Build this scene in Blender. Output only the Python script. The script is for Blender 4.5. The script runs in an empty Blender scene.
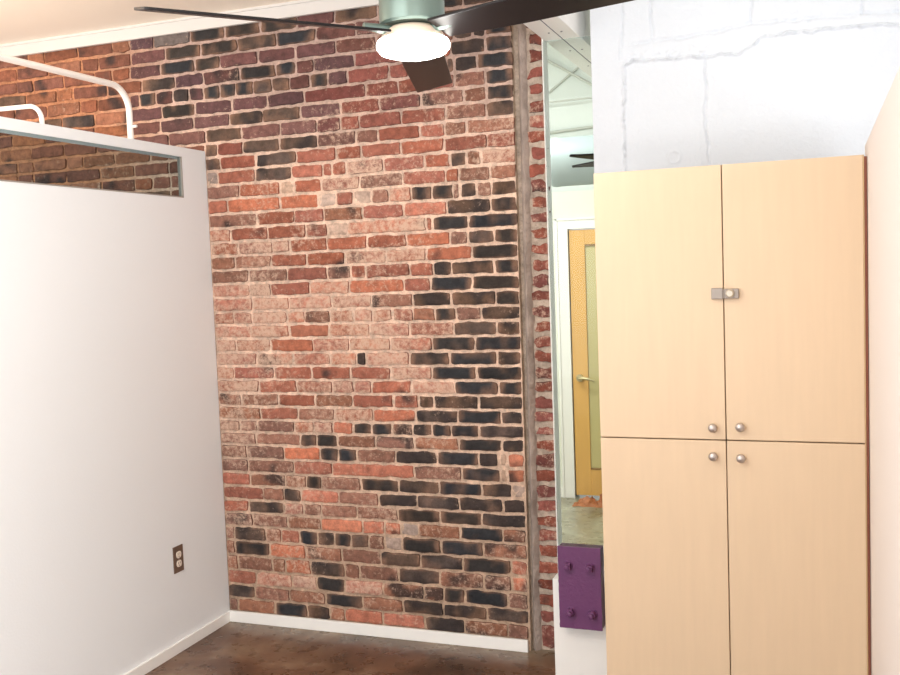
import bpy, bmesh, math, random
from mathutils import Vector, Matrix, noise
random.seed(7)
col = bpy.context.scene.collection
# ------------------------------------------------------------------ camera
FPX, PI_, RO, YA = 982.84, .0690529, -.0376369, -.358925
cy, sy, cp, sp = math.cos(YA), math.sin(YA), math.cos(PI_), math.sin(PI_)
F = Vector((sy*cp, cy*cp, -sp)); R1 = Vector((cy, -sy, 0)); U1 = R1.cross(F)
c_, s_ = math.cos(RO), math.sin(RO)
R2 = c_*R1 + s_*U1; U2 = -s_*R1 + c_*U1
C0 = Vector((0, 0, 1.6))
cam = bpy.data.cameras.new('camera'); cam.sensor_width = 36; cam.lens = FPX*36/900; cam.clip_start = .02
co = bpy.data.objects.new('camera', cam); col.objects.link(co)
M = Matrix((R2, U2, -F)).transposed().to_4x4(); M.translation = C0
co.matrix_world = M
bpy.context.scene.camera = co
vs = bpy.context.scene.view_settings
vs.view_transform = 'Standard'; vs.look = 'None'; vs.exposure = .14; vs.gamma = 1

def hit(px, py, ax, v):
    d = R2*((px-450)/FPX) - U2*((py-337.5)/FPX) + F
    return C0 + d*((v-C0[ax])/d[ax])
def solve_x(px, Y, z):      # X on the plane Y at height z whose picture column is px
    k = (px-450)/FPX
    a = R2.x - k*F.x
    b = (R2.y-k*F.y)*Y + (R2.z-k*F.z)*(z-1.6)
    return -b/a

# ------------------------------------------------------------------ helpers
def s2l(c):
    return tuple(((v/255)/12.92 if v/255 <= .04045 else ((v/255+.055)/1.055)**2.4) for v in c)
def mat(name, rgb, rough=.5, metal=0, bump=0, bscale=60, var=0, vscale=5, emit=0, spec=.5, stretch=None):
    m = bpy.data.materials.new(name); m.use_nodes = True
    nt = m.node_tree; b = nt.nodes['Principled BSDF']
    cl = s2l(rgb)
    b.inputs['Base Color'].default_value = (*cl, 1); b.inputs['Roughness'].default_value = rough
    b.inputs['Metallic'].default_value = metal; b.inputs['Specular IOR Level'].default_value = spec
    tc = nt.nodes.new('ShaderNodeTexCoord'); src = tc.outputs['Object']
    if stretch:
        mp = nt.nodes.new('ShaderNodeMapping'); mp.inputs['Scale'].default_value = stretch
        nt.links.new(src, mp.inputs['Vector']); src = mp.outputs['Vector']
    if var:
        n = nt.nodes.new('ShaderNodeTexNoise'); n.inputs['Scale'].default_value = vscale; n.inputs['Detail'].default_value = 5
        r = nt.nodes.new('ShaderNodeValToRGB')
        r.color_ramp.elements[0].color = (*[v*(1-var) for v in cl], 1); r.color_ramp.elements[0].position = .3
        r.color_ramp.elements[1].color = (*[min(1, v*(1+var)) for v in cl], 1); r.color_ramp.elements[1].position = .7
        nt.links.new(src, n.inputs['Vector']); nt.links.new(n.outputs['Fac'], r.inputs['Fac'])
        nt.links.new(r.outputs['Color'], b.inputs['Base Color'])
    if bump:
        n = nt.nodes.new('ShaderNodeTexNoise'); n.inputs['Scale'].default_value = bscale; n.inputs['Detail'].default_value = 4
        bp = nt.nodes.new('ShaderNodeBump'); bp.inputs['Strength'].default_value = bump; bp.inputs['Distance'].default_value = .01
        nt.links.new(src, n.inputs['Vector']); nt.links.new(n.outputs['Fac'], bp.inputs['Height'])
        nt.links.new(bp.outputs['Normal'], b.inputs['Normal'])
    if emit:
        b.inputs['Emission Color'].default_value = (*cl, 1); b.inputs['Emission Strength'].default_value = emit
    return m
def obj(name, bm, m, parent=None, smooth=False, bevel=0, loc=None):
    me = bpy.data.meshes.new(name)
    bmesh.ops.recalc_face_normals(bm, faces=bm.faces[:])
    bm.to_mesh(me); bm.free()
    o = bpy.data.objects.new(name, me); col.objects.link(o)
    if m: me.materials.append(m)
    if smooth:
        for p in me.polygons: p.use_smooth = True
        me.set_sharp_from_angle(angle=math.radians(40))
    if bevel:
        md = o.modifiers.new('bevel', 'BEVEL'); md.width = bevel; md.segments = 2; md.limit_method = 'ANGLE'
    if loc: o.location = loc
    if parent: o.parent = parent
    return o
def tag(o, label, cat, group=None):
    o['label'] = label; o['category'] = cat
    if group: o['group'] = group
    return o
def thing(name, label, cat, loc=(0, 0, 0), group=None):
    o = bpy.data.objects.new(name, None); col.objects.link(o); o.location = loc
    o.empty_display_size = .1
    return tag(o, label, cat, group)
def struct(o, label=None, cat=None):
    o['kind'] = 'structure'
    if label: o['label'] = label
    if cat: o['category'] = cat
    return o
def box(bm, x0, x1, y0, y1, z0, z1):
    v = [bm.verts.new(p) for p in ((x0,y0,z0),(x1,y0,z0),(x1,y1,z0),(x0,y1,z0),(x0,y0,z1),(x1,y0,z1),(x1,y1,z1),(x0,y1,z1))]
    for f in ((0,3,2,1),(4,5,6,7),(0,1,5,4),(1,2,6,5),(2,3,7,6),(3,0,4,7)): bm.faces.new([v[i] for i in f])
def boxes(*bs):
    bm = bmesh.new()
    for b in bs: box(bm, *b)
    return bm
def tube(bm, pts, r, seg=16, caps=True):
    pts = [Vector(p) for p in pts]; rings = []
    rs = r if isinstance(r, (list, tuple)) else [r]*len(pts)
    up = None
    for i, p in enumerate(pts):
        t = (pts[min(i+1, len(pts)-1)] - pts[max(i-1, 0)]).normalized()
        if up is None: up = t.orthogonal().normalized()
        up = (up - t*up.dot(t)).normalized(); w = t.cross(up)
        rings.append([bm.verts.new(p + (up*math.cos(a)+w*math.sin(a))*rs[i]) for a in [2*math.pi*k/seg for k in range(seg)]])
    for a, b in zip(rings, rings[1:]):
        for k in range(seg): bm.faces.new((a[k], a[(k+1) % seg], b[(k+1) % seg], b[k]))
    if caps: bm.faces.new(rings[0]); bm.faces.new(rings[-1])
def lathe(bm, prof, c, axis='Z', seg=40):   # prof: (radius, offset along axis)
    rings = []
    for r, h in prof:
        ring = []
        for k in range(seg):
            a = 2*math.pi*k/seg
            u, v = max(r, 1e-5)*math.cos(a), max(r, 1e-5)*math.sin(a)
            p = (u, v, h) if axis == 'Z' else ((u, h, v) if axis == 'Y' else (h, u, v))
            ring.append(bm.verts.new(Vector(c)+Vector(p)))
        rings.append(ring)
    for a, b in zip(rings, rings[1:]):
        for k in range(seg): bm.faces.new((a[k], a[(k+1) % seg], b[(k+1) % seg], b[k]))
    bm.faces.new(rings[0]); bm.faces.new(rings[-1])
def arc(c, u, v, r, a0, a1, n=10):
    return [Vector(c)+Vector(u)*r*math.cos(a0+(a1-a0)*k/n)+Vector(v)*r*math.sin(a0+(a1-a0)*k/n) for k in range(n+1)]

# ------------------------------------------------------------------ materials
white_wall = mat('white_wall_paint', (238, 241, 243), .75, bump=.05, bscale=120)
right_wall_m = mat('blush_white_wall_paint', (228, 218, 211), .75, bump=.05, bscale=120)
block_m = mat('painted_block', (214, 219, 226), .6, bump=.35, bscale=60)
trim_m = mat('white_trim_paint', (244, 242, 238), .45)
ceil_m = mat('ceiling_paint', (250, 240, 226), .8)
far_wall_m = mat('far_wall_paint', (226, 228, 216), .7)
far_up_m = mat('far_upper_paint', (214, 222, 220), .7)
rail_m = mat('white_enamel_pipe', (246, 240, 234), .35)
maple = mat('maple_laminate', (217, 191, 160), .42, var=.022, vscale=3, stretch=(14, 14, 1.2))
maple_edge = mat('maple_edge', (196, 164, 122), .5)
dark_gap = mat('gap_filler_brown', (166, 104, 84), .6)  # reddish brown tone of the shaded gap beside the cabinet
nickel = mat('satin_nickel', (190, 180, 174), .32, metal=.8)
lock_m = mat('lock_metal', (150, 140, 132), .4, metal=.3)
fan_black = mat('fan_black', (34, 31, 34), .32)
fan_brown = mat('fan_blade_brown_black', (24, 19, 20), .36, spec=.25)
fan_metal = mat('fan_brushed_metal', (120, 138, 132), .35, metal=.6)
cream_plastic = mat('fan_cream', (236, 216, 196), .5)
led = mat('led_lens', (255, 250, 242), .5, emit=10)
purple = mat('purple_steel_paint', (104, 56, 100), .42, bump=.15, bscale=90)
purple_shaded = mat('purple_steel_shaded_side', (66, 28, 60), .5)  # same purple darkened, paints the shaded side of the plate
bronze = mat('bronze_outlet_plate', (120, 100, 86), .38, metal=.4)
ivory = mat('ivory_plastic', (238, 226, 210), .4)
slot_m = mat('slot_dark', (60, 50, 44), .6)
duct_m = mat('galvanised_duct', (168, 182, 184), .55, metal=.1, var=.1, vscale=6)
conduit_m = mat('grey_conduit', (186, 190, 184), .5)
door_wood = mat('honey_door_wood', (222, 172, 96), .45, var=.05, vscale=3, stretch=(10, 10, 1))
frost = mat('frosted_door_glass', (196, 184, 130), .35)
orange_m = mat('orange_leather', (172, 104, 60), .6, var=.2, vscale=25)
seam_m = mat('seam_grey', (110, 112, 120), .6)
trans_frame = mat('transom_edge_grey', (150, 142, 134), .6)

def glass_mat(name, tint, gloss):
    m = bpy.data.materials.new(name); m.use_nodes = True; nt = m.node_tree; nt.nodes.clear()
    o = nt.nodes.new('ShaderNodeOutputMaterial'); mx = nt.nodes.new('ShaderNodeMixShader')
    t = nt.nodes.new('ShaderNodeBsdfTransparent'); g = nt.nodes.new('ShaderNodeBsdfGlossy')
    fr = nt.nodes.new('ShaderNodeFresnel'); fr.inputs['IOR'].default_value = gloss
    t.inputs['Color'].default_value = (*tint, 1); g.inputs['Roughness'].default_value = .03
    nt.links.new(fr.outputs[0], mx.inputs['Fac']); nt.links.new(t.outputs[0], mx.inputs[1]); nt.links.new(g.outputs[0], mx.inputs[2])
    nt.links.new(mx.outputs[0], o.inputs['Surface']); return m
glass_green = glass_mat('clear_glass_green', (.90, .93, .92), 1.2)
glass_grey = glass_mat('clear_glass_grey', (.66, .74, .77), 1.12)

# floor: stained, sealed concrete
def floor_mat():
    m = bpy.data.materials.new('stained_concrete'); m.use_nodes = True; nt = m.node_tree; b = nt.nodes['Principled BSDF']
    tc = nt.nodes.new('ShaderNodeTexCoord')
    n1 = nt.nodes.new('ShaderNodeTexNoise'); n1.inputs['Scale'].default_value = 2.6; n1.inputs['Detail'].default_value = 8; n1.inputs['Roughness'].default_value = .65; n1.inputs['Distortion'].default_value = .6
    n2 = nt.nodes.new('ShaderNodeTexNoise'); n2.inputs['Scale'].default_value = 14; n2.inputs['Detail'].default_value = 6
    r = nt.nodes.new('ShaderNodeValToRGB'); e = r.color_ramp.elements
    e[0].position = .3; e[0].color = (*s2l((70, 47, 34)), 1); e[1].position = .72; e[1].color = (*s2l((148, 122, 98)), 1)
    x = e.new(.5); x.color = (*s2l((102, 71, 51)), 1)
    mx = nt.nodes.new('ShaderNodeMix'); mx.data_type = 'RGBA'; mx.blend_type = 'OVERLAY'; mx.inputs['Factor'].default_value = .5
    nt.links.new(tc.outputs['Object'], n1.inputs['Vector']); nt.links.new(tc.outputs['Object'], n2.inputs['Vector'])
    nt.links.new(n1.outputs['Fac'], r.inputs['Fac']); nt.links.new(r.outputs['Color'], mx.inputs['A']); nt.links.new(n2.outputs['Fac'], mx.inputs['B'])
    # the next room's slab is greyer
    sx = nt.nodes.new('ShaderNodeSeparateXYZ'); nt.links.new(tc.outputs['Object'], sx.inputs[0])
    mr = nt.nodes.new('ShaderNodeMapRange'); mr.inputs['From Min'].default_value = 3.7; mr.inputs['From Max'].default_value = 4.1
    nt.links.new(sx.outputs['Y'], mr.inputs['Value'])
    r2 = nt.nodes.new('ShaderNodeValToRGB'); e = r2.color_ramp.elements
    e[0].position = .35; e[0].color = (*s2l((120, 112, 90)), 1); e[1].position = .68; e[1].color = (*s2l((176, 172, 152)), 1)
    nt.links.new(n1.outputs['Fac'], r2.inputs['Fac'])
    m2 = nt.nodes.new('ShaderNodeMix'); m2.data_type = 'RGBA'
    nt.links.new(mr.outputs[0], m2.inputs['Factor']); nt.links.new(mx.outputs['Result'], m2.inputs['A']); nt.links.new(r2.outputs['Color'], m2.inputs['B'])
    nt.links.new(m2.outputs['Result'], b.inputs['Base Color'])
    rr = nt.nodes.new('ShaderNodeMapRange'); rr.inputs['To Min'].default_value = .16; rr.inputs['To Max'].default_value = .42
    nt.links.new(n2.outputs['Fac'], rr.inputs['Value']); nt.links.new(rr.outputs[0], b.inputs['Roughness'])
    bp = nt.nodes.new('ShaderNodeBump'); bp.inputs['Strength'].default_value = .12; bp.inputs['Distance'].default_value = .01
    nt.links.new(n2.outputs['Fac'], bp.inputs['Height']); nt.links.new(bp.outputs['Normal'], b.inputs['Normal'])
    return m
# brick: colour comes from a per-vertex attribute, broken up by noise; alpha = lime-smear amount
def brick_mat():
    m = bpy.data.materials.new('old_brickwork'); m.use_nodes = True; nt = m.node_tree; b = nt.nodes['Principled BSDF']
    L = nt.links.new
    at = nt.nodes.new('ShaderNodeAttribute'); at.attribute_name = 'tone'
    tc = nt.nodes.new('ShaderNodeTexCoord')
    def nz(scale, det, rough=.6, dist=0):
        n = nt.nodes.new('ShaderNodeTexNoise'); n.inputs['Scale'].default_value = scale; n.inputs['Detail'].default_value = det
        n.inputs['Roughness'].default_value = rough; n.inputs['Distortion'].default_value = dist
        L(tc.outputs['Object'], n.inputs['Vector']); return n
    n1 = nz(30, 9, .78); n2 = nz(44, 10, .8, .25); n3 = nz(160, 4)
    mr = nt.nodes.new('ShaderNodeMapRange'); mr.inputs['From Min'].default_value = .3; mr.inputs['From Max'].default_value = .7
    mr.inputs['To Min'].default_value = .5; mr.inputs['To Max'].default_value = 1.45; L(n1.outputs['Fac'], mr.inputs['Value'])
    mul = nt.nodes.new('ShaderNodeVectorMath'); mul.operation = 'SCALE'
    L(at.outputs['Color'], mul.inputs[0]); L(mr.outputs[0], mul.inputs['Scale'])
    # smear mask = smoothstep(noise + alpha - 1)
    ad = nt.nodes.new('ShaderNodeMath'); ad.operation = 'ADD'; L(n2.outputs['Fac'], ad.inputs[0]); L(at.outputs['Alpha'], ad.inputs[1])
    sm = nt.nodes.new('ShaderNodeMapRange'); sm.inputs['From Min'].default_value = .87; sm.inputs['From Max'].default_value = 1.02
    sm.inputs['To Max'].default_value = .85
    L(ad.outputs[0], sm.inputs['Value'])
    mx = nt.nodes.new('ShaderNodeMix'); mx.data_type = 'RGBA'; L(sm.outputs[0], mx.inputs['Factor'])
    L(mul.outputs[0], mx.inputs['A']); mx.inputs['B'].default_value = (*s2l((214, 182, 160)), 1)
    L(mx.outputs['Result'], b.inputs['Base Color'])
    b.inputs['Roughness'].default_value = .82; b.inputs['Specular IOR Level'].default_value = .3
    am = nt.nodes.new('ShaderNodeMath'); am.operation = 'ADD'; L(n1.outputs['Fac'], am.inputs[0]); L(n3.outputs['Fac'], am.inputs[1])
    bp = nt.nodes.new('ShaderNodeBump'); bp.inputs['Strength'].default_value = .55; bp.inputs['Distance'].default_value = .006
    L(am.outputs[0], bp.inputs['Height']); L(bp.outputs['Normal'], b.inputs['Normal'])
    return m
FLOOR, BRICK = floor_mat(), brick_mat()

# ------------------------------------------------------------------ setting
YB = 3.847; XP = -2.594; ZT = 2.176; ZC = 2.712
struct(obj('floor', boxes((-5, 2.2, -2.5, 6.9, -.08, 0)), FLOOR), 'brown stained glossy concrete floor', 'floor')
struct(obj('ceiling', boxes((-5, 2.2, -.6, YB+.02, ZC+.060, ZC+.15)), ceil_m), 'flat cream white ceiling', 'ceiling')
struct(obj('trim_1', boxes((-5, -1.02, YB-.022, YB-.006, ZC, ZC+.060), (-5, -1.02, YB-.032, YB-.022, ZC+.050, ZC+.060)), mat('ceiling_trim_paint', (216, 212, 208), .5)),
       'white trim band where the ceiling meets the brick wall', 'trim')

# --- brick wall: transcription of every visible course (boundaries in crop columns, tone code after each)
ROWY = [630.2,615,600.3,582.8,567.1,550.8,535.1,520.9,506.1,490.7,475.9,460.2,445.4,432.1,417.9,402.8,388.3,373.2,358.4,343.3,
        327.6,312.8,297.8,281.8,266.5,250.8,235.7,219.7,204.3,187.7,171.4,156,139,124.4,107.8,91.2,75.8,58.5,42.2,26,9.5,-7]
LEFT = {0:'105b 130b 255K 365k 440b 490o',1:'105k 188b 305b 425K 550b',2:'105o 190p 312p 395K 490p',3:'105b 130b 247b 290o 375k 490b 540b',
4:'100b 120K 238o 358b 480b',5:'100b 118k 222b 275o 338K 398k 455K 510k 572b',6:'95b 180b 298b 410O 550o',7:'90r 165k 285p 350b 410b 532b',
8:'90r 215b 285k 342o 470b',9:'88r 170b 290b 360K 412b 545K',10:'85b 165b 318o 447o',11:'80b 160b 285o 408K 468K 530b',12:'80b 190b 340K 395K 465b 590k',
13:'80b 135b 195b 320p 385p 450o 518K 580K',14:'85b 205o 332b 455p 580p',15:'75b 140b 265r 390b 517r',16:'75p 200o 328p 450p 520p 580r',
17:'70p 115r 250r 378r 510r',18:'75p 193p 315p 440p 530k 562p',19:'60p 122p 240o 383p 505p',20:'55p 172p 303O 437p 575p',
21:'55p 115p 178p 295p 355b 440p 520p 585p',22:'50p 178p 300p 445p 580b',23:'50p 168p 240r 372p 505o',24:'45b 165b 295r 430b 510r 560r',
25:'42b 120b 242r 362r 492p',26:'42p 130p 245p 305r 430r 565r',27:'42p 105r 228r 358r 430m 500p',28:'35b 193r 320r 418b 550r',
29:'30o 95o 270o 400m 460r 518m 580b',30:'30b 135r 270m 318r 410p 540b',31:'25m 60o 187k 310o 415r 445r 495p',32:'25k 68r 190k 325o 460r 545o',
33:'25k 60r 145k 270k 398b 530r 600r'}
LG = {34:'0b 165b 320k 470b 635b 790r',35:'0b 130b 270b 420k 560k 720b',36:'0b 135K 275b 430b 580b 735r',
37:'0b 40K 110b 183k 250b 310K 378K 447K 520k 600k 675b 760K 835b',38:'50k 190b 310b 465K 615K 700b 775b',39:'0b 130K 275K 380b 540b 700b',
40:'5b 150K 300K 455k 620K 785b',41:'0b 100g 255K 400K 550K 705b'}
RIGHT = {0:'45o 187k 320b 467b 535',1:'113k 248k 395k 540',2:'45b 183b 250K 322K 467b 535',3:'97k 237b 385b 480o 530',4:'38k 172k 315K 478o 520',
5:'50m 110K 240K 383b 520',6:'50o 105m 165b 305K 450b 518',7:'95K 237K 378k 515',8:'30k 160k 303k 450k 515',9:'97k 235K 377k 480m 510',
10:'150b 310K 440m 465O 515',11:'87k 228K 368k 435m 465O 510',12:'20b 150b 300K 445k 510',13:'75b 145k 210K 275K 368k 505',
14:'10o 155k 298K 443k 505',15:'80o 165k 217k 367k 500',16:'140p 287K 435K 500',17:'70p 210K 360K 495',18:'135k 270K 430k 495',
19:'70p 210K 355K 500',20:'135p 283k 428k 495',21:'75p 145b 220K 290b 375k 495',22:'145k 275k 425K 490',23:'115r 205K 345K 490',
24:'135r 215k 275k 420K 485',25:'55p 190o 345K 485',26:'125o 270b 330k 420K 485',27:'190r 210K 333K 485',28:'115o 260k 408K 480',
29:'65p 140K 210K 280b 305k 360b 410k 475',30:'110r 255r 300b 405b 480',31:'45r 185r 270k 325b 375p 480',32:'105r 250r 395r 480'}
RD = {33:'110b 205r 380r 485b 575b 760',34:'45r 125r 300r 490b 660k 755',35:'45r 210r 385b 565b 660K 755',36:'150r 290r 385r 525b 655K 752',
37:'75r 250r 330r 490K 525k 620K 750',38:'105r 310r 510k 655K 748',39:'25b 195b 380b 520k 600k 655K 745',40:'110b 210k 400k 600k 745',41:'20k 200k 400K 560k 745'}
def parse(s, off, sc):
    out = []
    for t in s.split():
        code = t[-1] if t[-1].isalpha() else None
        out.append((off+float(t.rstrip('KkbropOmgPR'))/sc, code))
    return out
rows = []
for i, y in enumerate(ROWY):
    if i < 34: L_ = parse(LEFT[i], 200, 3.378)
    else: L_ = parse(LG[i], 130, 4.22)
    R_ = parse(RIGHT[i], 370, 3.378) if i < 33 else parse(RD[i], 330, 4.22)
    seam = 370 if i < 33 else 330
    b = [t for t in L_ if t[0] < R_[0][0]-5 and t[0] < seam+8] + R_
    if b[-1][1] is not None: b.append((528, None))
    zc = hit(503, y, 1, YB).z
    xs = [(solve_x(p, YB, zc), c) for p, c in b]
    xs[-1] = (-1.128-.012*(1-zc/2.6), None)
    # behind / beyond the partition: carry the bond on to the left
    ext = []; x = xs[0][0]
    if i < 34: x = min(x, XP-.001); xs[0] = (x, xs[0][1])
    x -= .0
    left = []
    if zc > 1.5:
        while x > -4.4:
            w = random.choice([.195, .2, .19, .2, .1, .2, .185])
            left.append((x-w, random.choice('BBBCBCkB'))); x -= w
    rows.append((zc, left[::-1] + xs))
zs = [r[0] for r in rows]
TONE = {'K': (52, 49, 49), 'k': (94, 76, 66), 'b': (146, 102, 84), 'r': (162, 99, 80), 'o': (184, 114, 90), 'O': (200, 126, 96),
        'p': (174, 112, 92), 'm': (184, 158, 142), 'g': (128, 112, 104), 'B': (132, 84, 66), 'C': (148, 98, 74)}
SMEAR = {'K': .18, 'k': .27, 'b': .37, 'r': .35, 'o': .34, 'O': .24, 'p': .455, 'm': .1, 'g': .36, 'B': .3, 'C': .34}
def fbm(x, z, s, seed=0): return noise.noise(Vector((x*s+seed, z*s-seed, seed*.37)))
def build_bricks(name, bricks, mort, x0, x1, z0, z1, yb, xedge=None, gap=.0042, jit=.0048, thick=.25, cell=.016):
    """bricks: (xa, xb, za, zb, code). One mesh: slab with a rough mortar face and a proud, worn face per brick."""
    V, Fc, Cc = [], [], []
    # mortar face
    nx, nz = int((x1-x0)/cell), int((z1-z0)/cell)
    base = 0
    for j in range(nz+1):
        for i in range(nx+1):
            x = x0+(x1-x0)*i/nx; z = z0+(z1-z0)*j/nz
            if xedge: x = x0 + (x1+xedge(z)-x0)*i/nx
            V.append((x, yb + .0015 + .004*fbm(x, z, 22, 3) + .0025*fbm(x, z, 60, 9), z))
            k = .93+.14*fbm(x, z, 9, 5)
            mc = mort(x, z); Cc.append((*[c*k for c in s2l(mc)], 0))
    for j in range(nz):
        for i in range(nx):
            a = j*(nx+1)+i; Fc.append((a, a+1, a+nx+2, a+nx+1))
    # slab sides and back
    b = len(V); mc = s2l((190, 170, 150))
    for p in ((x0,yb+.004,z0),(x1,yb+.004,z0),(x1,yb+thick,z0),(x0,yb+thick,z0),(x0,yb+.004,z1),(x1,yb+.004,z1),(x1,yb+thick,z1),(x0,yb+thick,z1)):
        V.append(p); Cc.append((*mc, 0))
    for f in ((0,3,2,1),(4,5,6,7),(1,2,6,5),(2,3,7,6),(3,0,4,7)): Fc.append(tuple(b+q for q in f))
    for n_, (xa, xb, za, zb, code) in enumerate(bricks):
        code0 = code
        sd = n_*1.7+.3
        w, h = xb-xa-2*gap, zb-za-2*gap
        if w < .012: continue
        proud = .0055 + random.uniform(-.002, .004)
        if code == 'm': proud = .001
        tone = TONE[code]; v = random.uniform(.88, 1.1)
        hs = random.uniform(-5, 5)
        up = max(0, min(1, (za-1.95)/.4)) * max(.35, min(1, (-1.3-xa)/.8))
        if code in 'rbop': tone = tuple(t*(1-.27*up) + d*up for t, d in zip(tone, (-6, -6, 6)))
        tone = (tone[0]*v+hs, tone[1]*v, tone[2]*v-hs)
        lin = s2l([max(8, min(250, t)) for t in tone])
        edge = s2l((134, 102, 84)) if code in 'Kk' else lin
        U_ = max(4, int(w/.014)); W_ = 5
        idx = {}
        tilt = random.uniform(-.0015, .0015)
        for ring in (0, 1):       # 0: front grid, 1: skirt into the mortar
            for j in range(W_+1):
                for i in range(U_+1):
                    onb = i in (0, U_) or j in (0, W_)
                    if ring == 1 and not onb: continue
                    u, t = i/U_, j/W_
                    # concentrate rows near the arris
                    te = .5-.5*math.cos(math.pi*t)*.96; ue = u if 0 < i < U_ else u
                    ins = .0022 if ring == 0 else 0
                    x = xa+gap+ins+(w-2*ins)*ue; z = za+gap+ins+(h-2*ins)*te
                    jx = jit*fbm(x, z, 34, sd); jz = jit*1.1*fbm(x, z, 30, sd+5)
                    corner = (i in (0, U_)) and (j in (0, W_))
                    if onb: x += jx*(1.2); z += jz+tilt*(u-.5)*2
                    if corner: x += (.0022 if i == 0 else -.0022); z += (.0016 if j == 0 else -.0016)
                    if ring == 0:
                        y = yb - proud - .0018*fbm(x, z, 28, sd) + (.0022 if onb else 0)
                    else: y = yb + .006
                    e = min(u, 1-u)*w/.03; e2 = min(t, 1-t)*h/.016
                    q = max(0, min(1, min(e, e2+.35)))
                    q2 = max(0, min(1, q*.9+.8*fbm(x, z, 18, sd)+ (.22 if code == 'K' else .1)))
                    cc = [lin[k]*q2+edge[k]*(1-q2) for k in range(3)]
                    if code not in 'Km':
                        so = fbm(x, z, 7, 21)+.6*fbm(x, z, 19, 31)
                        th_ = {'k': -.05, 'b': .38, 'g': .4, 'B': .3, 'C': .35}.get(code, .52)
                        th_ -= .26*max(0, min(1, (x+1.85)/.3))*max(0, min(1, (1.25-z)/.3)); so = max(0, min(1, (so-th_)*3.2)); blk = s2l((52, 46, 46)); cc = [c0*(1-.85*so)+b0*.85*so for c0, b0 in zip(cc, blk)]
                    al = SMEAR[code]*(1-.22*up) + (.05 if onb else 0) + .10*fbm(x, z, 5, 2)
                    if ring == 1: cc = [c0*.42 for c0 in cc]; al = 0  # skirt darkened to paint the thin shadow line around each brick
                    idx[(ring, i, j)] = len(V); V.append((x, y, z)); Cc.append((*cc, max(0, al)))
        for j in range(W_):
            for i in range(U_):
                Fc.append((idx[0,i,j], idx[0,i+1,j], idx[0,i+1,j+1], idx[0,i,j+1]))
        for i in range(U_):
            Fc.append((idx[1,i,0], idx[1,i+1,0], idx[0,i+1,0], idx[0,i,0])); Fc.append((idx[0,i,W_], idx[0,i+1,W_], idx[1,i+1,W_], idx[1,i,W_]))
        for j in range(W_):
            Fc.append((idx[1,0,j+1], idx[1,0,j], idx[0,0,j], idx[0,0,j+1])); Fc.append((idx[0,U_,j+1], idx[0,U_,j], idx[1,U_,j], idx[1,U_,j+1]))
    me = bpy.data.meshes.new(name); me.from_pydata(V, [], Fc); me.update()
    ca = me.color_attributes.new('tone', 'FLOAT_COLOR', 'POINT')
    ca.data.foreach_set('color', [q for c in Cc for q in c])
    for p in me.polygons: p.use_smooth = True
    me.set_sharp_from_angle(angle=math.radians(50))
    me.materials.append(BRICK)
    o = bpy.data.objects.new(name, me); col.objects.link(o); return o
main = []
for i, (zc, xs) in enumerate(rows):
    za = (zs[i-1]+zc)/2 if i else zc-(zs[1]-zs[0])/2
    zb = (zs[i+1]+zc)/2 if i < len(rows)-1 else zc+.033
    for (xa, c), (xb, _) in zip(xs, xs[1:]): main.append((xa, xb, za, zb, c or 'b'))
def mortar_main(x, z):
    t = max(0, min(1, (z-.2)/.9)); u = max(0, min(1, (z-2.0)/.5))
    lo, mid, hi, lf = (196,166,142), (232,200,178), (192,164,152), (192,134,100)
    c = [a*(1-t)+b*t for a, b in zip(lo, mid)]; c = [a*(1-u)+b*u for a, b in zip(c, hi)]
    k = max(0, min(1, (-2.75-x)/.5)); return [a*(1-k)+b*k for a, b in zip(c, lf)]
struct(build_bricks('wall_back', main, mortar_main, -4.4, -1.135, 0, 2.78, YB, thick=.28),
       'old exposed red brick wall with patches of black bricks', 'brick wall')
# --- recessed mortar groove and the narrow brick pier beside it
strip = []
prev = None
for i, zc in enumerate(zs):
    za = (zs[i-1]+zc)/2 if i else 0
    zb = (zs[i+1]+zc)/2 if i < len(zs)-1 else 2.78
    gl = -1.108+.028*zc/2.5 + random.uniform(-.008, .010)
    strip.append((gl, -1.008, za+random.uniform(.002, .010), zb-random.uniform(0, .006), random.choice('SSRSRS')))
TONE['S'] = (140, 80, 68); SMEAR['S'] = .34; TONE['R'] = (126, 70, 60); SMEAR['R'] = .36
def mortar_strip(x, z):
    return (190, 172, 156)
struct(build_bricks('trim_2', strip, mortar_strip, -1.135, -1.012, 0, 2.78, YB+.03, gap=.0045, jit=.011, thick=.03, cell=.006),
       'narrow red brick pier with thick grey mortar at the brick wall edge', 'brick pier')
# rough mortar fin running up the groove
bm = bmesh.new(); n = 130; ringv = []
for k in range(n+1):
    z = 2.78*k/n; e = -1.128+.016*z/2.6
    a = .010*noise.noise(Vector((3, z*9, 1))); b2 = .012*noise.noise(Vector((8, z*12, 5))); d = .010*noise.noise(Vector((1, z*14, 7)))
    wdt = .026+a
    ringv.append([bm.verts.new(p) for p in ((e-.004, YB+.034, z), (e+.004, YB+.014+d*.5, z), (e+wdt*.5+b2*.3, YB+.006+d, z), (e+wdt, YB+.018+b2*.5, z), (e+wdt+.008, YB+.036, z))])
for a, b in zip(ringv, ringv[1:]):
    for q in range(4): bm.faces.new((a[q], a[q+1], b[q+1], b[q]))
mort_m = mat('rough_grey_mortar', (168, 152, 142), .9, bump=1.0, bscale=45, var=.25, vscale=12)
struct(obj('trim_3', bm, mort_m, smooth=True), 'rough grey mortar fin in the groove beside the brick wall', 'mortar joint')

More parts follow.
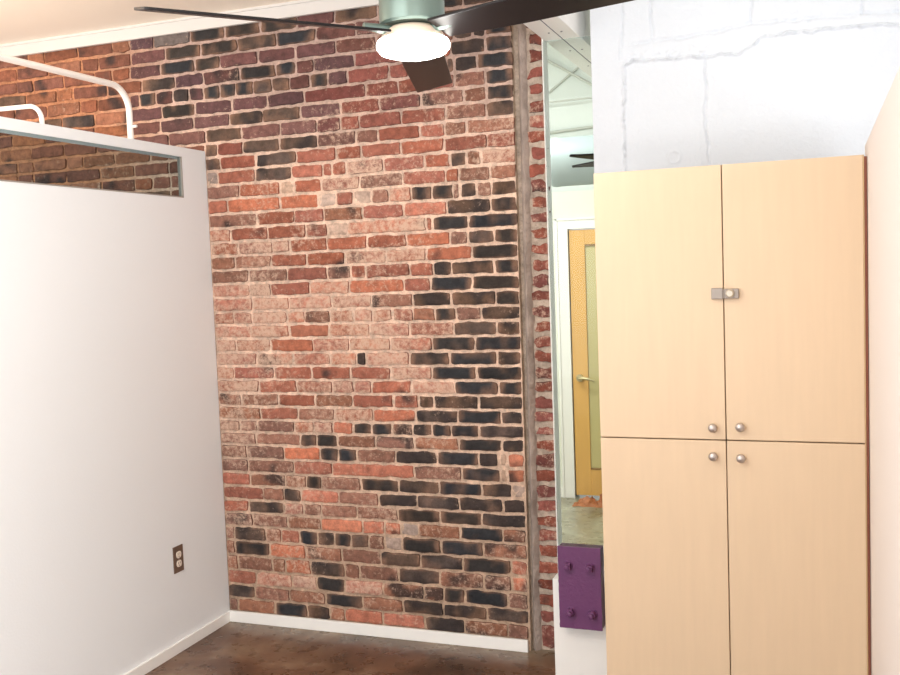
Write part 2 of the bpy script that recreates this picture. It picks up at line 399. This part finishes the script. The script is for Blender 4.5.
# --- left partition, with a long transom opening cut in its top
XL0 = XP-.07
gx = 3.662; gz0, gz1 = 1.957, 2.135
struct(obj('wall_left', boxes((XL0, XP, .2, YB-.004, 0, gz0), (XL0, XP, .2, YB-.004, gz1, ZT), (XP-.010, XP, gx, YB-.004, gz0, gz1), (XL0, XP-.010, 3.82, YB-.004, gz0, gz1), (XL0, XP, .2, .3, gz0, gz1)), white_wall),
       'white half height partition wall with a glazed strip near its top', 'partition wall')
w = struct(obj('window_2', boxes((XP-.010, XP-.005, .3, gx, gz0, gz1)), glass_grey), 'long narrow glass strip in the top of the left partition', 'window')
obj('window_frame', boxes((XP-.02, XP+.001, .3, gx, gz0, gz0+.005), (XP-.02, XP+.001, gx-.005, gx, gz0+.005, gz1)), trans_frame, w)
struct(obj('baseboard_left', boxes((XP, XP+.012, .2, YB-.016, 0, .048)), trim_m, bevel=.002), 'white baseboard along the left partition', 'baseboard')
struct(obj('baseboard_back', boxes((XP, -1.142, YB-.022, YB-.008, 0, .051)), trim_m, bevel=.002), 'white baseboard along the brick wall', 'baseboard')
# --- right partition
XR = .141
struct(obj('wall_right', boxes((XR, XR+.1, .35, 3.29, 0, 1.928)), right_wall_m), 'pale blush white partition wall right of the cabinet', 'partition wall')

# --- painted block wall above the cabinet: real relief
def seg_d(x, z, a, b):
    ax, az = a; bx, bz = b; dx, dz = bx-ax, bz-az
    t = max(0, min(1, ((x-ax)*dx+(z-az)*dz)/(dx*dx+dz*dz+1e-9)))
    return math.hypot(x-ax-dx*t, z-az-dz*t)
YW = 3.84
def wp(pts):
    return [(lambda h: (h.x, h.z))(hit(px, py, 1, YW)) for px, py in pts]
patch = wp([(625, 175), (623, 120), (625, 66), (634, 60), (700, 57), (738, 54), (765, 36), (820, 30), (880, 24), (915, 26)])
ridges = [(wp([(705, 56), (707, 90), (704, 110), (709, 163)]), .0035, .006), (wp([(750, -4), (752, 24)]), .004, .006),
          (wp([(650, -4), (652, 36)]), .004, .008), (wp([(862, -4), (862, 14)]), .004, .006),
          (wp([(633, 44), (690, 36), (752, 24), (862, 14), (915, 10)]), .003, .010), (wp([(623, -4), (621, 40), (620, 60)]), .003, .008)]
def relief(x, z):
    h = .0018*fbm(x, z, 6, 1) + .001*fbm(x, z, 26, 4)
    jx = x+.008*fbm(x, z, 14, 7)+.004*fbm(x, z, 45, 3); jz = z+.008*fbm(x, z, 17, 8)+.004*fbm(x, z, 50, 9)
    d = min(seg_d(jx, jz, a, b) for a, b in zip(patch, patch[1:]))
    n = .15+1.5*abs(fbm(x, z, 30, 6))+.5*abs(fbm(x, z, 75, 16))
    h += .020*n*math.exp(-(d/.0042)**2)
    # dribbles of old mortar just above the patch edge
    dd = seg_d(jx, jz, patch[3], patch[5])
    if dd < .05 and z > patch[4][1]: h += .016*max(0, fbm(x, z, 60, 12))*(1-dd/.05)
    for pl, amp, wd in ridges:
        d = min(seg_d(jx, jz, a, b) for a, b in zip(pl, pl[1:]))
        if d < wd*3: h -= 3*amp*(.5+abs(fbm(x, z, 40, 2)))*math.exp(-(d/(wd*.6))**2)
    # faint vertical trowel streaks inside the left of the patch
    if patch[0][0] < x < -.35 and z < 2.4: h += .0007*noise.noise(Vector((x*70, z*4, 2)))
    # round blob
    bx, bz = wp([(674, 157)])[0]; r = math.hypot(x-bx, z-bz); h += .003*math.exp(-((r-.022)/.005)**2)
    return h
bx0, bx1, bz0, bz1 = -.812, 1.0, 0.0, 2.9
V, Fc = [], []
xsn = [bx0+i*.004 for i in range(int((.42-bx0)/.004)+1)]+[.6, .8, 1.0]
zsn = [0, .5, 1.0, 1.5]+[1.8+k*.004 for k in range(int(.86/.004)+1)]+[2.75, 2.9]
for z in zsn:
    for x in xsn: V.append((x, YW-(relief(x, z) if 1.79 < z < 2.72 and x < .43 else 0), z))
nx = len(xsn)
for j in range(len(zsn)-1):
    for i in range(nx-1): a = j*nx+i; Fc.append((a, a+1, a+nx+1, a+nx))
b = len(V)
for p in ((bx0,YW,0),(1,YW,0),(1,YW+.2,0),(bx0,YW+.2,0),(bx0,YW,2.9),(1,YW,2.9),(1,YW+.2,2.9),(bx0,YW+.2,2.9)): V.append(p)
for f in ((0,3,2,1),(4,5,6,7),(1,2,6,5),(2,3,7,6),(3,0,4,7)): Fc.append(tuple(b+q for q in f))
me = bpy.data.meshes.new('wall_back_right'); me.from_pydata(V, [], Fc); me.materials.append(block_m)
for p in me.polygons[:-5]: p.use_smooth = True
o = bpy.data.objects.new('wall_back_right', me); col.objects.link(o)
struct(o, 'white painted block wall with rough mortar ridges above the cabinet', 'block wall')

# --- low wall, sill and the tall glass beside the brick pier
struct(obj('wall_low', boxes((-1.008, -.82, 3.842, 3.90, 0, .452)), white_wall), 'low white wall under the tall glass', 'low wall')
struct(obj('trim_4', boxes((-.985, -.815, 3.815, 3.842, .44, .462)), trim_m), 'thin white sill under the tall glass', 'sill')
struct(obj('trim_5', boxes((-.967, -.672, 3.60, 3.80, 0, .398)), trim_m, bevel=.002), 'white boxed ledge under the purple steel plate', 'boxed ledge')
struct(obj('trim_6', boxes((-1.012, -1.006, 3.855, 3.92, .452, 2.9)), trim_m), 'white jamb behind the glass edge', 'jamb')
struct(obj('window_1', boxes((-1.006, -.815, 3.846, 3.852, .462, 2.484)), glass_green), 'tall narrow glass panel between brick pier and white block wall', 'window')

# ------------------------------------------------------------------ the room behind the glass
YF = 6.55
dl, dr = -1.575, -.75
struct(obj('wall_far', boxes((-3.2, dl-.0, YF, YF+.12, 0, 2.095), (dr, .8, YF, YF+.12, 0, 2.095), (dl, dr, YF, YF+.12, 1.842, 2.095)), far_wall_m), 'pale wall around the door seen through the glass', 'wall')
struct(obj('wall_far_upper', boxes((-3.2, .8, YF+.06, YF+.18, 2.095, 3.3)), far_up_m), 'pale grey upper wall behind the round duct', 'wall')
struct(obj('wall_far_left', boxes((-3.3, -3.2, 4.13, YF+.12, 0, 3.3)), far_wall_m))
struct(obj('wall_far_right', boxes((.8, .9, 4.05, YF+.12, 0, 3.3)), far_wall_m))
struct(obj('ceiling_far', boxes((-3.3, .9, 4.13, YF+.2, 3.3, 3.4)), trim_m))
d = bpy.data.objects.new('door_1', None); col.objects.link(d); d.location = (dl, YF, 0); d.empty_display_size = .1
struct(d, 'honey coloured wooden door with frosted glass seen through the glass panel', 'door')
def lc(bm_, off): bmesh.ops.translate(bm_, vec=Vector(off), verts=bm_.verts[:]); return bm_
D = (-dl, -YF, 0)
obj('door_frame', lc(boxes((dl-.075, dl, YF-.02, YF+.1, 0, 1.84), (dr, dr+.075, YF-.02, YF+.1, 0, 1.84), (dl-.075, dr+.075, YF-.02, YF+.1, 1.84, 1.905),
     (dl-.085, dl-.07, YF-.028, YF, 0, 1.915), (dr+.07, dr+.085, YF-.028, YF, 0, 1.915), (dl-.085, dr+.085, YF-.028, YF, 1.9, 1.915)), D), trim_m, d, bevel=.002)
leaf = obj('door_panel', lc(boxes((dl+.006, dl+.112, YF-.006, YF+.035, .02, 1.834), (dr-.112, dr-.006, YF-.006, YF+.035, .02, 1.834),
      (dl+.112, dr-.112, YF-.006, YF+.035, 1.735, 1.834), (dl+.112, dr-.112, YF-.006, YF+.035, .02, .20)), D), door_wood, d, bevel=.002)
obj('glass_pane', lc(boxes((dl+.112, dr-.112, YF+.004, YF+.014, .20, 1.735)), D), frost, leaf)
obj('glazing_bead', lc(boxes((dl+.112, dr-.112, YF-.009, YF, .20, .212), (dl+.112, dr-.112, YF-.009, YF, 1.723, 1.735)), D), mat('bead_brown', (150, 118, 70), .5), leaf)
bm = bmesh.new(); hx, hz = dl+.055, .83
lathe(bm, [(.001, -.018), (.024, -.018), (.027, -.008), (.027, 0)], (hx, YF-.006, hz), 'Y', 24)
tube(bm, [(hx, YF-.02, hz), (hx, YF-.05, hz), (hx+.012, YF-.062, hz+.002), (hx+.04, YF-.064, hz+.004), (hx+.08, YF-.062, hz-.004), (hx+.11, YF-.058, hz-.016)], [.010, .010, .011, .010, .009, .008], 12)
obj('door_handle', lc(bm, D), mat('door_handle_metal', (200, 190, 150), .3, metal=.7), leaf, smooth=True)
struct(obj('baseboard_far', boxes((-3.2, dl-.086, YF-.014, YF, 0, .07)), trim_m))

# duct
bm = bmesh.new()
lathe(bm, [(.095, -.16), (.10, -.13), (.105, -.05), (.133, -.02), (.137, 0), (.134, .02), (.134, 1.7)], (-1.355, 5.4, 2.172), 'X', 48)
tag(obj('ventilation_duct', bm, duct_m, smooth=True), 'round pale metal ventilation duct seen through the tall glass', 'duct')
# strap hanger keeps duct on the wall
def rod(name, a, b, r, label, group=None):
    bm = bmesh.new(); tube(bm, [a, b], r, 12)
    return tag(obj(name, bm, conduit_m, smooth=True), label, 'conduit', group)
def P(px, py, Y): return hit(px, py, 1, Y)
def extend(a, b, k0, k1): return a-(b-a)*k0, b+(b-a)*k1
YC = 6.575
a, b = extend(P(543, 58, YC), P(589, 83, YC), .6, 1.2); rod('conduit', a, b, .009, 'thin grey conduit sloping down right above the round duct')
YC = 6.600
a, b = extend(P(580, 66, YC), P(545, 96, YC), .5, .8); rod('conduit', a, b, .007, 'faint conduit sloping down left, crossing the darker one')
YC = 6.55
a, b = extend(P(544, 103, YC), P(589, 98, YC), 2, 3); rod('conduit', a, b, .006, 'level thin conduit between the crossed conduits and the duct')
a, b = extend(P(541, 134, 6.60), P(591, 127, 6.60), 2, 3); rod('conduit', a, b, .010, 'level conduit directly above the round duct')

# white ceiling beam passing over the glass into the next room
t = struct(obj('trim_7', boxes((-1.004, -.935, 3.0, 6.6, 2.492, ZC+.06), (-.930, -.862, 3.0, 6.6, 2.492, ZC+.06), (-.936, -.929, 3.0, 6.6, 2.500, 2.73)), trim_m, bevel=.0015),
       'white ceiling beam with a centre seam running over the tall glass', 'beam')
bm = bmesh.new(); box(bm, -.936, -.929, 3.0, 6.6, 2.4935, 2.5)
for y in (3.45, 3.75, 4.1, 4.45, 4.9, 5.4):
    for x in (-.955, -.905): lathe(bm, [(.004, -.002), (.004, .001)], (x, y, 2.492), 'Z', 10)
obj('seam', bm, seam_m, t)

# crumpled orange thing on the far floor
bm = bmesh.new(); nu, nv = 40, 24
vv = {}
for i in range(nu+1):
    for j in range(nv+1):
        u, v = i/nu, j/nv
        x = -1.53+.26*u+.03*fbm(u, v, 3, 1); y = 6.30+.16*v+.03*fbm(u, v, 4, 2)
        e = math.sin(math.pi*u)**.5*math.sin(math.pi*v)**.5
        z = .002+e*(.002+.09*max(0, fbm(u, v, 4, 3))+.07*abs(fbm(u, v, 9, 6)))
        if u > .35 and u < .6: z *= .6
        vv[i, j] = bm.verts.new((x, y, z))
for i in range(nu):
    for j in range(nv): bm.faces.new((vv[i,j], vv[i+1,j], vv[i+1,j+1], vv[i,j+1]))
tag(obj('crumpled_cloth', bm, orange_m, smooth=True), 'orange brown crumpled bundle on the floor in front of the wooden door', 'bundle')

# ------------------------------------------------------------------ cabinet
CX0, CX1, CY0, CY1, CZ = -.665, .128, 3.13, 3.58, 1.888
ZM, XM = 1.038, -.270
cab = thing('storage_cabinet', 'tall maple laminate four door cabinet against the white block wall', 'cabinet', ((CX0+CX1)/2, CY1, 0))
O = (-(CX0+CX1)/2, -CY1, 0)
obj('carcass', lc(boxes((CX0, CX0+.018, CY0+.021, CY1, 0, CZ), (CX1-.018, CX1, CY0+.021, CY1, 0, CZ), (CX0+.018, CX1-.018, CY0+.021, CY1, CZ-.018, CZ),
    (CX0+.018, CX1-.018, CY0+.021, CY1, ZM-.009, ZM+.009), (CX0+.018, CX1-.018, CY1-.01, CY1, 0, CZ-.018), (CX0+.018, CX1-.018, CY0+.04, CY0+.058, 0, .07),
    (CX0+.018, CX1-.018, CY0+.021, CY1, .07, .088), (CX1, CX1+.0035, CY0+.0, CY1, 0, CZ), (XM-.009, XM+.009, CY0+.021, CY1-.01, .088, CZ-.018)), O), maple_edge, cab)
def door(x0, x1, z0, z1, kx, kz, lab):
    dd = obj('door', lc(boxes((x0, x1, CY0, CY0+.019, z0, z1)), O), maple, cab, bevel=.0015)
    bm = bmesh.new()
    lathe(bm, [(.001, -.026), (.008, -.0255), (.0125, -.022), (.0145, -.017), (.013, -.012), (.008, -.009), (.0055, -.006), (.0065, 0)], (kx, CY0, kz), 'Y', 24)
    obj('knob', lc(bm, O), nickel, dd, smooth=True)
    return dd
g = .0016
obj('gap_filler', lc(boxes((CX1+.0035, CX1+.0115, CY0+.012, CY1, 0, CZ-.004)), O), dark_gap, cab)  # filler strip added to paint the dark gap next to the right wall
dUL = door(CX0, XM-g, ZM+.002, CZ, -.309, 1.078, '')
dUR = door(XM+g, CX1, ZM+.002, CZ, -.227, 1.082, '')
door(CX0, XM-g, .075, ZM-.002, -.309, .988, '')
door(XM+g, CX1, .075, ZM-.002, -.226, .985, '')
# cupboard lock bridging the upper doors
lk = obj('lock', lc(boxes((-.306, -.272, CY0-.012, CY0, 1.478, 1.512)), O), lock_m, dUL, bevel=.002)
lk2 = obj('lock', lc(boxes((-.2675, -.224, CY0-.014, CY0, 1.479, 1.509), (-.272, -.2675, CY0-.014, CY0-.002, 1.479, 1.509)), O), lock_m, dUR, bevel=.003)
bm = bmesh.new(); lathe(bm, [(.001, -.019), (.009, -.019), (.0125, -.015), (.013, 0)], (-.250, CY0-.010, 1.495), 'Y', 24)
box(bm, -.2512, -.2488, CY0-.031, CY0-.0285, 1.490, 1.500)
obj('lock_cylinder', lc(bm, O), mat('lock_face', (190, 180, 164), .3, metal=.3), dUR, smooth=True)

# ------------------------------------------------------------------ purple steel plate with bolts
PX0, PX1, PY, PZ0, PZ1 = -.928, -.765, 3.54, .232, .546
pl = thing('steel_plate', 'purple painted steel plate with four bolts under the tall glass', 'steel plate', ((PX0+PX1)/2, 3.60, PZ0))
O2 = (-(PX0+PX1)/2, -3.60, -PZ0)
bm = bmesh.new()
n = 26; pts = []
def wob(k, s): return .0018*noise.noise(Vector((k*1.3, s, 0)))
loop = [(PX0+wob(k, 1), PZ0+(PZ1-PZ0)*k/n) for k in range(n)]+[(PX0+(PX1-PX0)*k/12, PZ1+wob(k, 2)) for k in range(12)]+\
       [(PX1+wob(k, 3), PZ1-(PZ1-PZ0)*k/n) for k in range(n)]+[(PX1-(PX1-PX0)*k/12, PZ0+wob(k, 4)) for k in range(12)]
f0 = [bm.verts.new((x, PY, z)) for x, z in loop]; f1 = [bm.verts.new((x, PY+.012, z)) for x, z in loop]
bm.faces.new(f0); bm.faces.new(f1[::-1])
for k in range(len(loop)): bm.faces.new((f0[k], f1[k], f1[(k+1) % len(loop)], f0[(k+1) % len(loop)]))
obj('plate', lc(bm, O2), purple, pl, bevel=.0012)
obj('backing_block', lc(boxes((PX0+.002, PX1-.001, PY+.012, 3.60, PZ0+.004, PZ1-.004)), O2), purple_shaded, pl)
for i, (bx, bz) in enumerate(((-.889, .474), (-.806, .472), (-.883, .296), (-.801, .294))):
    bm = bmesh.new()
    if i < 2:      # square heads above
        lathe(bm, [(.019, -.003), (.019, 0)], (bx, PY, bz), 'Y', 20)
        s = .0125; rot = Matrix.Rotation(random.uniform(-.15, .15), 3, 'Y')
        b2 = boxes((-s, s, -.024, -.002, -s, s)); bmesh.ops.rotate(b2, matrix=rot, verts=b2.verts[:]); bmesh.ops.translate(b2, vec=(bx, PY, bz), verts=b2.verts[:])
        tmp = bpy.data.meshes.new('tmp'); b2.to_mesh(tmp); b2.free(); bm.from_mesh(tmp); bpy.data.meshes.remove(tmp)
        lathe(bm, [(.001, -.031), (.008, -.030), (.009, -.023)], (bx, PY, bz), 'Y', 14)
    else:          # hexagonal nuts on washers below
        lathe(bm, [(.020, -.003), (.020, 0)], (bx, PY, bz), 'Y', 20)
        lathe(bm, [(.014, -.022), (.0165, -.019), (.0165, -.002)], (bx, PY, bz), 'Y', 6)
        lathe(bm, [(.001, -.034), (.009, -.032), (.010, -.020)], (bx, PY, bz), 'Y', 14)
    obj('bolt', lc(bm, O2), purple, pl, bevel=.001)

# ------------------------------------------------------------------ outlet
oy0, oy1, oz0, oz1 = 3.440, 3.508, .343, .458
om = (oy0+oy1)/2; oz = (oz0+oz1)/2
ot = thing('power_outlet', 'bronze double power outlet low on the left partition', 'outlet', (XP, om, oz))
O3 = (-XP, -om, -oz)
obj('cover_plate', lc(boxes((XP, XP+.005, oy0, oy1, oz0, oz1)), O3), bronze, ot, bevel=.002)
for dz in (.0195, -.0195):
    bm = bmesh.new(); ring = []
    for k in range(28):
        a = 2*math.pi*k/28; y = .0172*math.cos(a); z = max(-.0140, min(.0140, .0172*math.sin(a)))
        ring.append((y, z))
    f0 = [bm.verts.new((XP+.0075, om+y*.95, oz+dz+z)) for y, z in ring]; f1 = [bm.verts.new((XP+.0045, om+y, oz+dz+z)) for y, z in ring]
    bm.faces.new(f0)
    for k in range(28): bm.faces.new((f0[k], f0[(k+1) % 28], f1[(k+1) % 28], f1[k]))
    s = obj('socket', lc(bm, O3), ivory, ot)
    obj('slots', lc(boxes((XP+.0074, XP+.0078, om-.0075, om-.0055, oz+dz-.001, oz+dz+.008), (XP+.0074, XP+.0078, om+.0055, om+.0075, oz+dz-.001, oz+dz+.007),
        (XP+.0074, XP+.0078, om-.002, om+.002, oz+dz-.010, oz+dz-.006)), O3), slot_m, s)
bm = bmesh.new(); lathe(bm, [(.003, 0), (.003, .0068), (.001, .0072)], (XP, om, oz), 'X', 12); obj('screw', lc(bm, O3), nickel, ot)

# ------------------------------------------------------------------ bent pipe rails standing on the partition
xr = -2.64
bm = bmesh.new(); r = .10
pts = [(xr, 3.386, ZT-.0), (xr, 3.386, ZT+.02)] + [(xr, p.y, p.z) for p in arc((0, 3.386-r, 2.398-r), (0, 1, 0), (0, 0, 1), r, 0, math.pi/2, 12)] + [(xr, 2.9, 2.398), (xr, 2.0, 2.396), (xr, 1.2, 2.396)] + \
      [(xr, p.y, p.z) for p in arc((0, 1.2, 2.396-r), (0, 0, 1), (0, -1, 0), r, 0.15, math.pi/2, 10)] + [(xr, 1.1, ZT)]
tube(bm, [Vector((p[0], p[1], p[2]-(.006 if p[2] > 2.25 else 0))) for p in pts], .0125, 16)
ra = obj('pipe_rail', bm, rail_m, smooth=True); tag(ra, 'long thick white bent pipe rail standing on the left partition', 'pipe rail')
bm = bmesh.new(); tube(bm, [(xr+.012, 3.386, 2.235), (xr+.032, 3.386, 2.235)], .006, 10); obj('pipe_clip', bm, rail_m, ra)
bm = bmesh.new(); r = .055; y0 = 2.893
pts = [(xr-.003, y0, ZT), (xr-.003, y0, ZT+.02)] + [(p.x, y0, p.z) for p in arc((xr-.003-r, 0, 2.254-r), (1, 0, 0), (0, 0, 1), r, 0, math.pi/2, 12)] + [(-2.9, y0, 2.257), (-3.5, y0, 2.258), (-4.3, y0, 2.258)] 
pts += [(-4.35, y0, 2.25), (-4.37, y0, 2.22), (-4.37, y0, .0)]
tube(bm, pts, .0085, 14)
tag(obj('pipe_rail', bm, rail_m, smooth=True), 'short thin white bent pipe at the far left above the partition', 'pipe rail')

# ------------------------------------------------------------------ ceiling fans
def blade_bm(R, r0, w, ang, z, pitch=14, th=.007, tipw=1.0):
    bm = bmesh.new(); n = 14; top, bot = [], []
    d = Vector((math.cos(ang), math.sin(ang), 0)); s = Vector((-math.sin(ang), math.cos(ang), 0))
    outline = []
    def halfw(t): return w/2*(.80+.20*min(1, t*3))*(1-(1-tipw)*t)
    cr = .010
    for k in range(n+1):
        t = k/n; outline.append((r0+(R-cr-r0)*t, halfw(t)))
    for k in range(1, 5):
        a = math.pi/2*(1-k/4); outline.append((R-cr+cr*math.cos(a), halfw(1)-cr+cr*math.sin(a)))
    full = outline+[(x, -y) for x, y in outline[::-1]]
    pr = math.radians(pitch)
    for hgt in (th/2, -th/2):
        row = []
        for x, y in full:
            off = s*(y*math.cos(pr)) + Vector((0, 0, -y*math.sin(pr)+hgt))
            row.append(bm.verts.new(d*x+off+Vector((0, 0, z))))
        (top if hgt > 0 else bot).extend(row)
    bm.faces.new(top); bm.faces.new(bot[::-1])
    for k in range(len(full)): bm.faces.new((top[k], bot[k], bot[(k+1) % len(full)], top[(k+1) % len(full)]))
    return bm
def fan(loc, angs, R, w, label, zc, blade_m, lit=True, pitch=14, s=1.0, tipw=1.0):
    f = thing('ceiling_fan', label, 'ceiling fan', loc)     # origin: blade plane centre
    bm = bmesh.new(); lathe(bm, [(.06*s, zc-loc[2]), (.06*s, zc-loc[2]-.03), (.03*s, zc-loc[2]-.06), (.001, zc-loc[2]-.06)], (0, 0, 0)); obj('canopy', bm, fan_metal, f, smooth=True)
    bm = bmesh.new(); lathe(bm, [(.0125, .1), (.0125, zc-loc[2]-.02)], (0, 0, 0), seg=16); obj('downrod', bm, fan_metal, f, smooth=True)
    bm = bmesh.new(); lathe(bm, [(.001, .15), (.05*s, .15), (.080*s, .138), (.086*s, .12), (.086*s, .024), (.080*s, .018), (.001, .018)], (0, 0, 0)); obj('motor_housing', bm, fan_metal, f, smooth=True)
    bm = bmesh.new(); lathe(bm, [(.045*s, .018), (.060*s, .014), (.074*s, .004), (.084*s, -.010), (.087*s, -.018), (.001, -.018)], (0, 0, 0)); obj('hub_cover', bm, cream_plastic, f, smooth=True)
    for a in angs:
        Rb = R
        if isinstance(a, tuple): a, Rb = a
        a = math.radians(a)
        bl = obj('blade', blade_bm(Rb, .085*s, w, a, 0, pitch, tipw=tipw), blade_m, f, bevel=.0015)
        d = Vector((math.cos(a), math.sin(a), 0)); bm = bmesh.new()
        tube(bm, [d*.05, d*.09+Vector((0, 0, .004)), d*.14+Vector((0, 0, .007))], [.014, .012, .009], 10); obj('blade_bracket', bm, fan_metal, bl, smooth=True)
    bm = bmesh.new()
    lathe(bm, [(.086*s, -.017), (.093*s, -.020), (.097*s, -.029), (.096*s, -.040), (.086*s, -.052), (.06*s, -.060), (.001, -.063)], (0, 0, 0), seg=48)
    obj('light_lens', bm, led if lit else cream_plastic, f, smooth=True)
    return f
FZ = 2.222
fan((-.987, 2.438, FZ), ((229, .70), (107, .775), (344.5, .735)), .735, .125, 'black three blade ceiling fan with a glowing white light', ZC+.060, fan_brown, pitch=13)
fan((-.77, 4.85, 2.105), (156, 228, 300, 12, 84), .445, .12, 'dark bladed ceiling fan in front of the duct behind the glass', 3.3, fan_brown, lit=False, pitch=-20, s=.8, tipw=.1)

# ------------------------------------------------------------------ lights
def light(kind, name, loc, e, color=(1, 1, 1), size=.2, rot=(0, 0, 0), sy=None):
    l = bpy.data.lights.new(name, kind); l.energy = e; l.color = color
    if kind == 'AREA':
        l.size = size
        if sy: l.shape = 'RECTANGLE'; l.size_y = sy
    else: l.shadow_soft_size = size
    o = bpy.data.objects.new(name, l); col.objects.link(o); o.location = loc; o.rotation_euler = rot; return o
light('POINT', 'fan_lamp', (-.987, 2.438, FZ-.13), 8, (1, .98, .95), .07)
light('AREA', 'room_fill', (-1.7, .9, 2.66), 30, (1, .985, .97), 1.6, (0, 0, 0), 1.2)  # unseen overhead fill added to brighten the room
light('AREA', 'front_fill', (-1.8, -1.6, 1.4), 41, (.95, .98, 1), 2.4, (math.radians(84), 0, math.radians(0)), 1.8)  # soft fill added behind the camera, no real fixture
light('AREA', 'side_fill', (1.5, -1.0, 1.5), 140, (.95, .98, 1), 1.4, (math.radians(88), 0, math.radians(70)), 1.6)  # fill added from the right to brighten the left partition
light('AREA', 'up_fill', (-.6, -.9, .8), 58, (1, .95, .88), 1.4, (math.radians(180), 0, 0), 1.2)  # upward fill added low behind the camera to lift the ceiling
light('AREA', 'left_up_fill', (-3.6, 1.7, 1.3), 27, (1, .88, .72), 1.0, (math.radians(180), 0, 0), 1.0)  # warm upward fill added behind the partition for ceiling and bricks
light('AREA', 'far_room_fill', (-2.2, 4.7, 3.2), 66, (1, 1, .98), 1.4, (0, 0, 0), .8)  # unseen overhead fill added for the room behind the glass
light('POINT', 'far_point_fill', (-1.9, 4.7, 1.5), 27, (1, 1, .97), .3)  # unseen point fill added to brighten the far room
light('POINT', 'warm_fill', (-3.7, 2.4, 2.1), 17, (1, .70, .45), .15)  # unseen warm fill added to turn the left bricks orange
light('AREA', 'left_room_fill', (-3.9, 1.9, 2.6), 20, (1, .92, .84), 1.0, (math.radians(25), 0, math.radians(-20)), 1.0)  # unseen fill added to brighten the bricks behind the glass strip
w = bpy.data.worlds.new('world'); bpy.context.scene.world = w; w.use_nodes = True
w.node_tree.nodes['Background'].inputs['Color'].default_value = (.95, .975, 1, 1)
w.node_tree.nodes['Background'].inputs['Strength'].default_value = 1.05
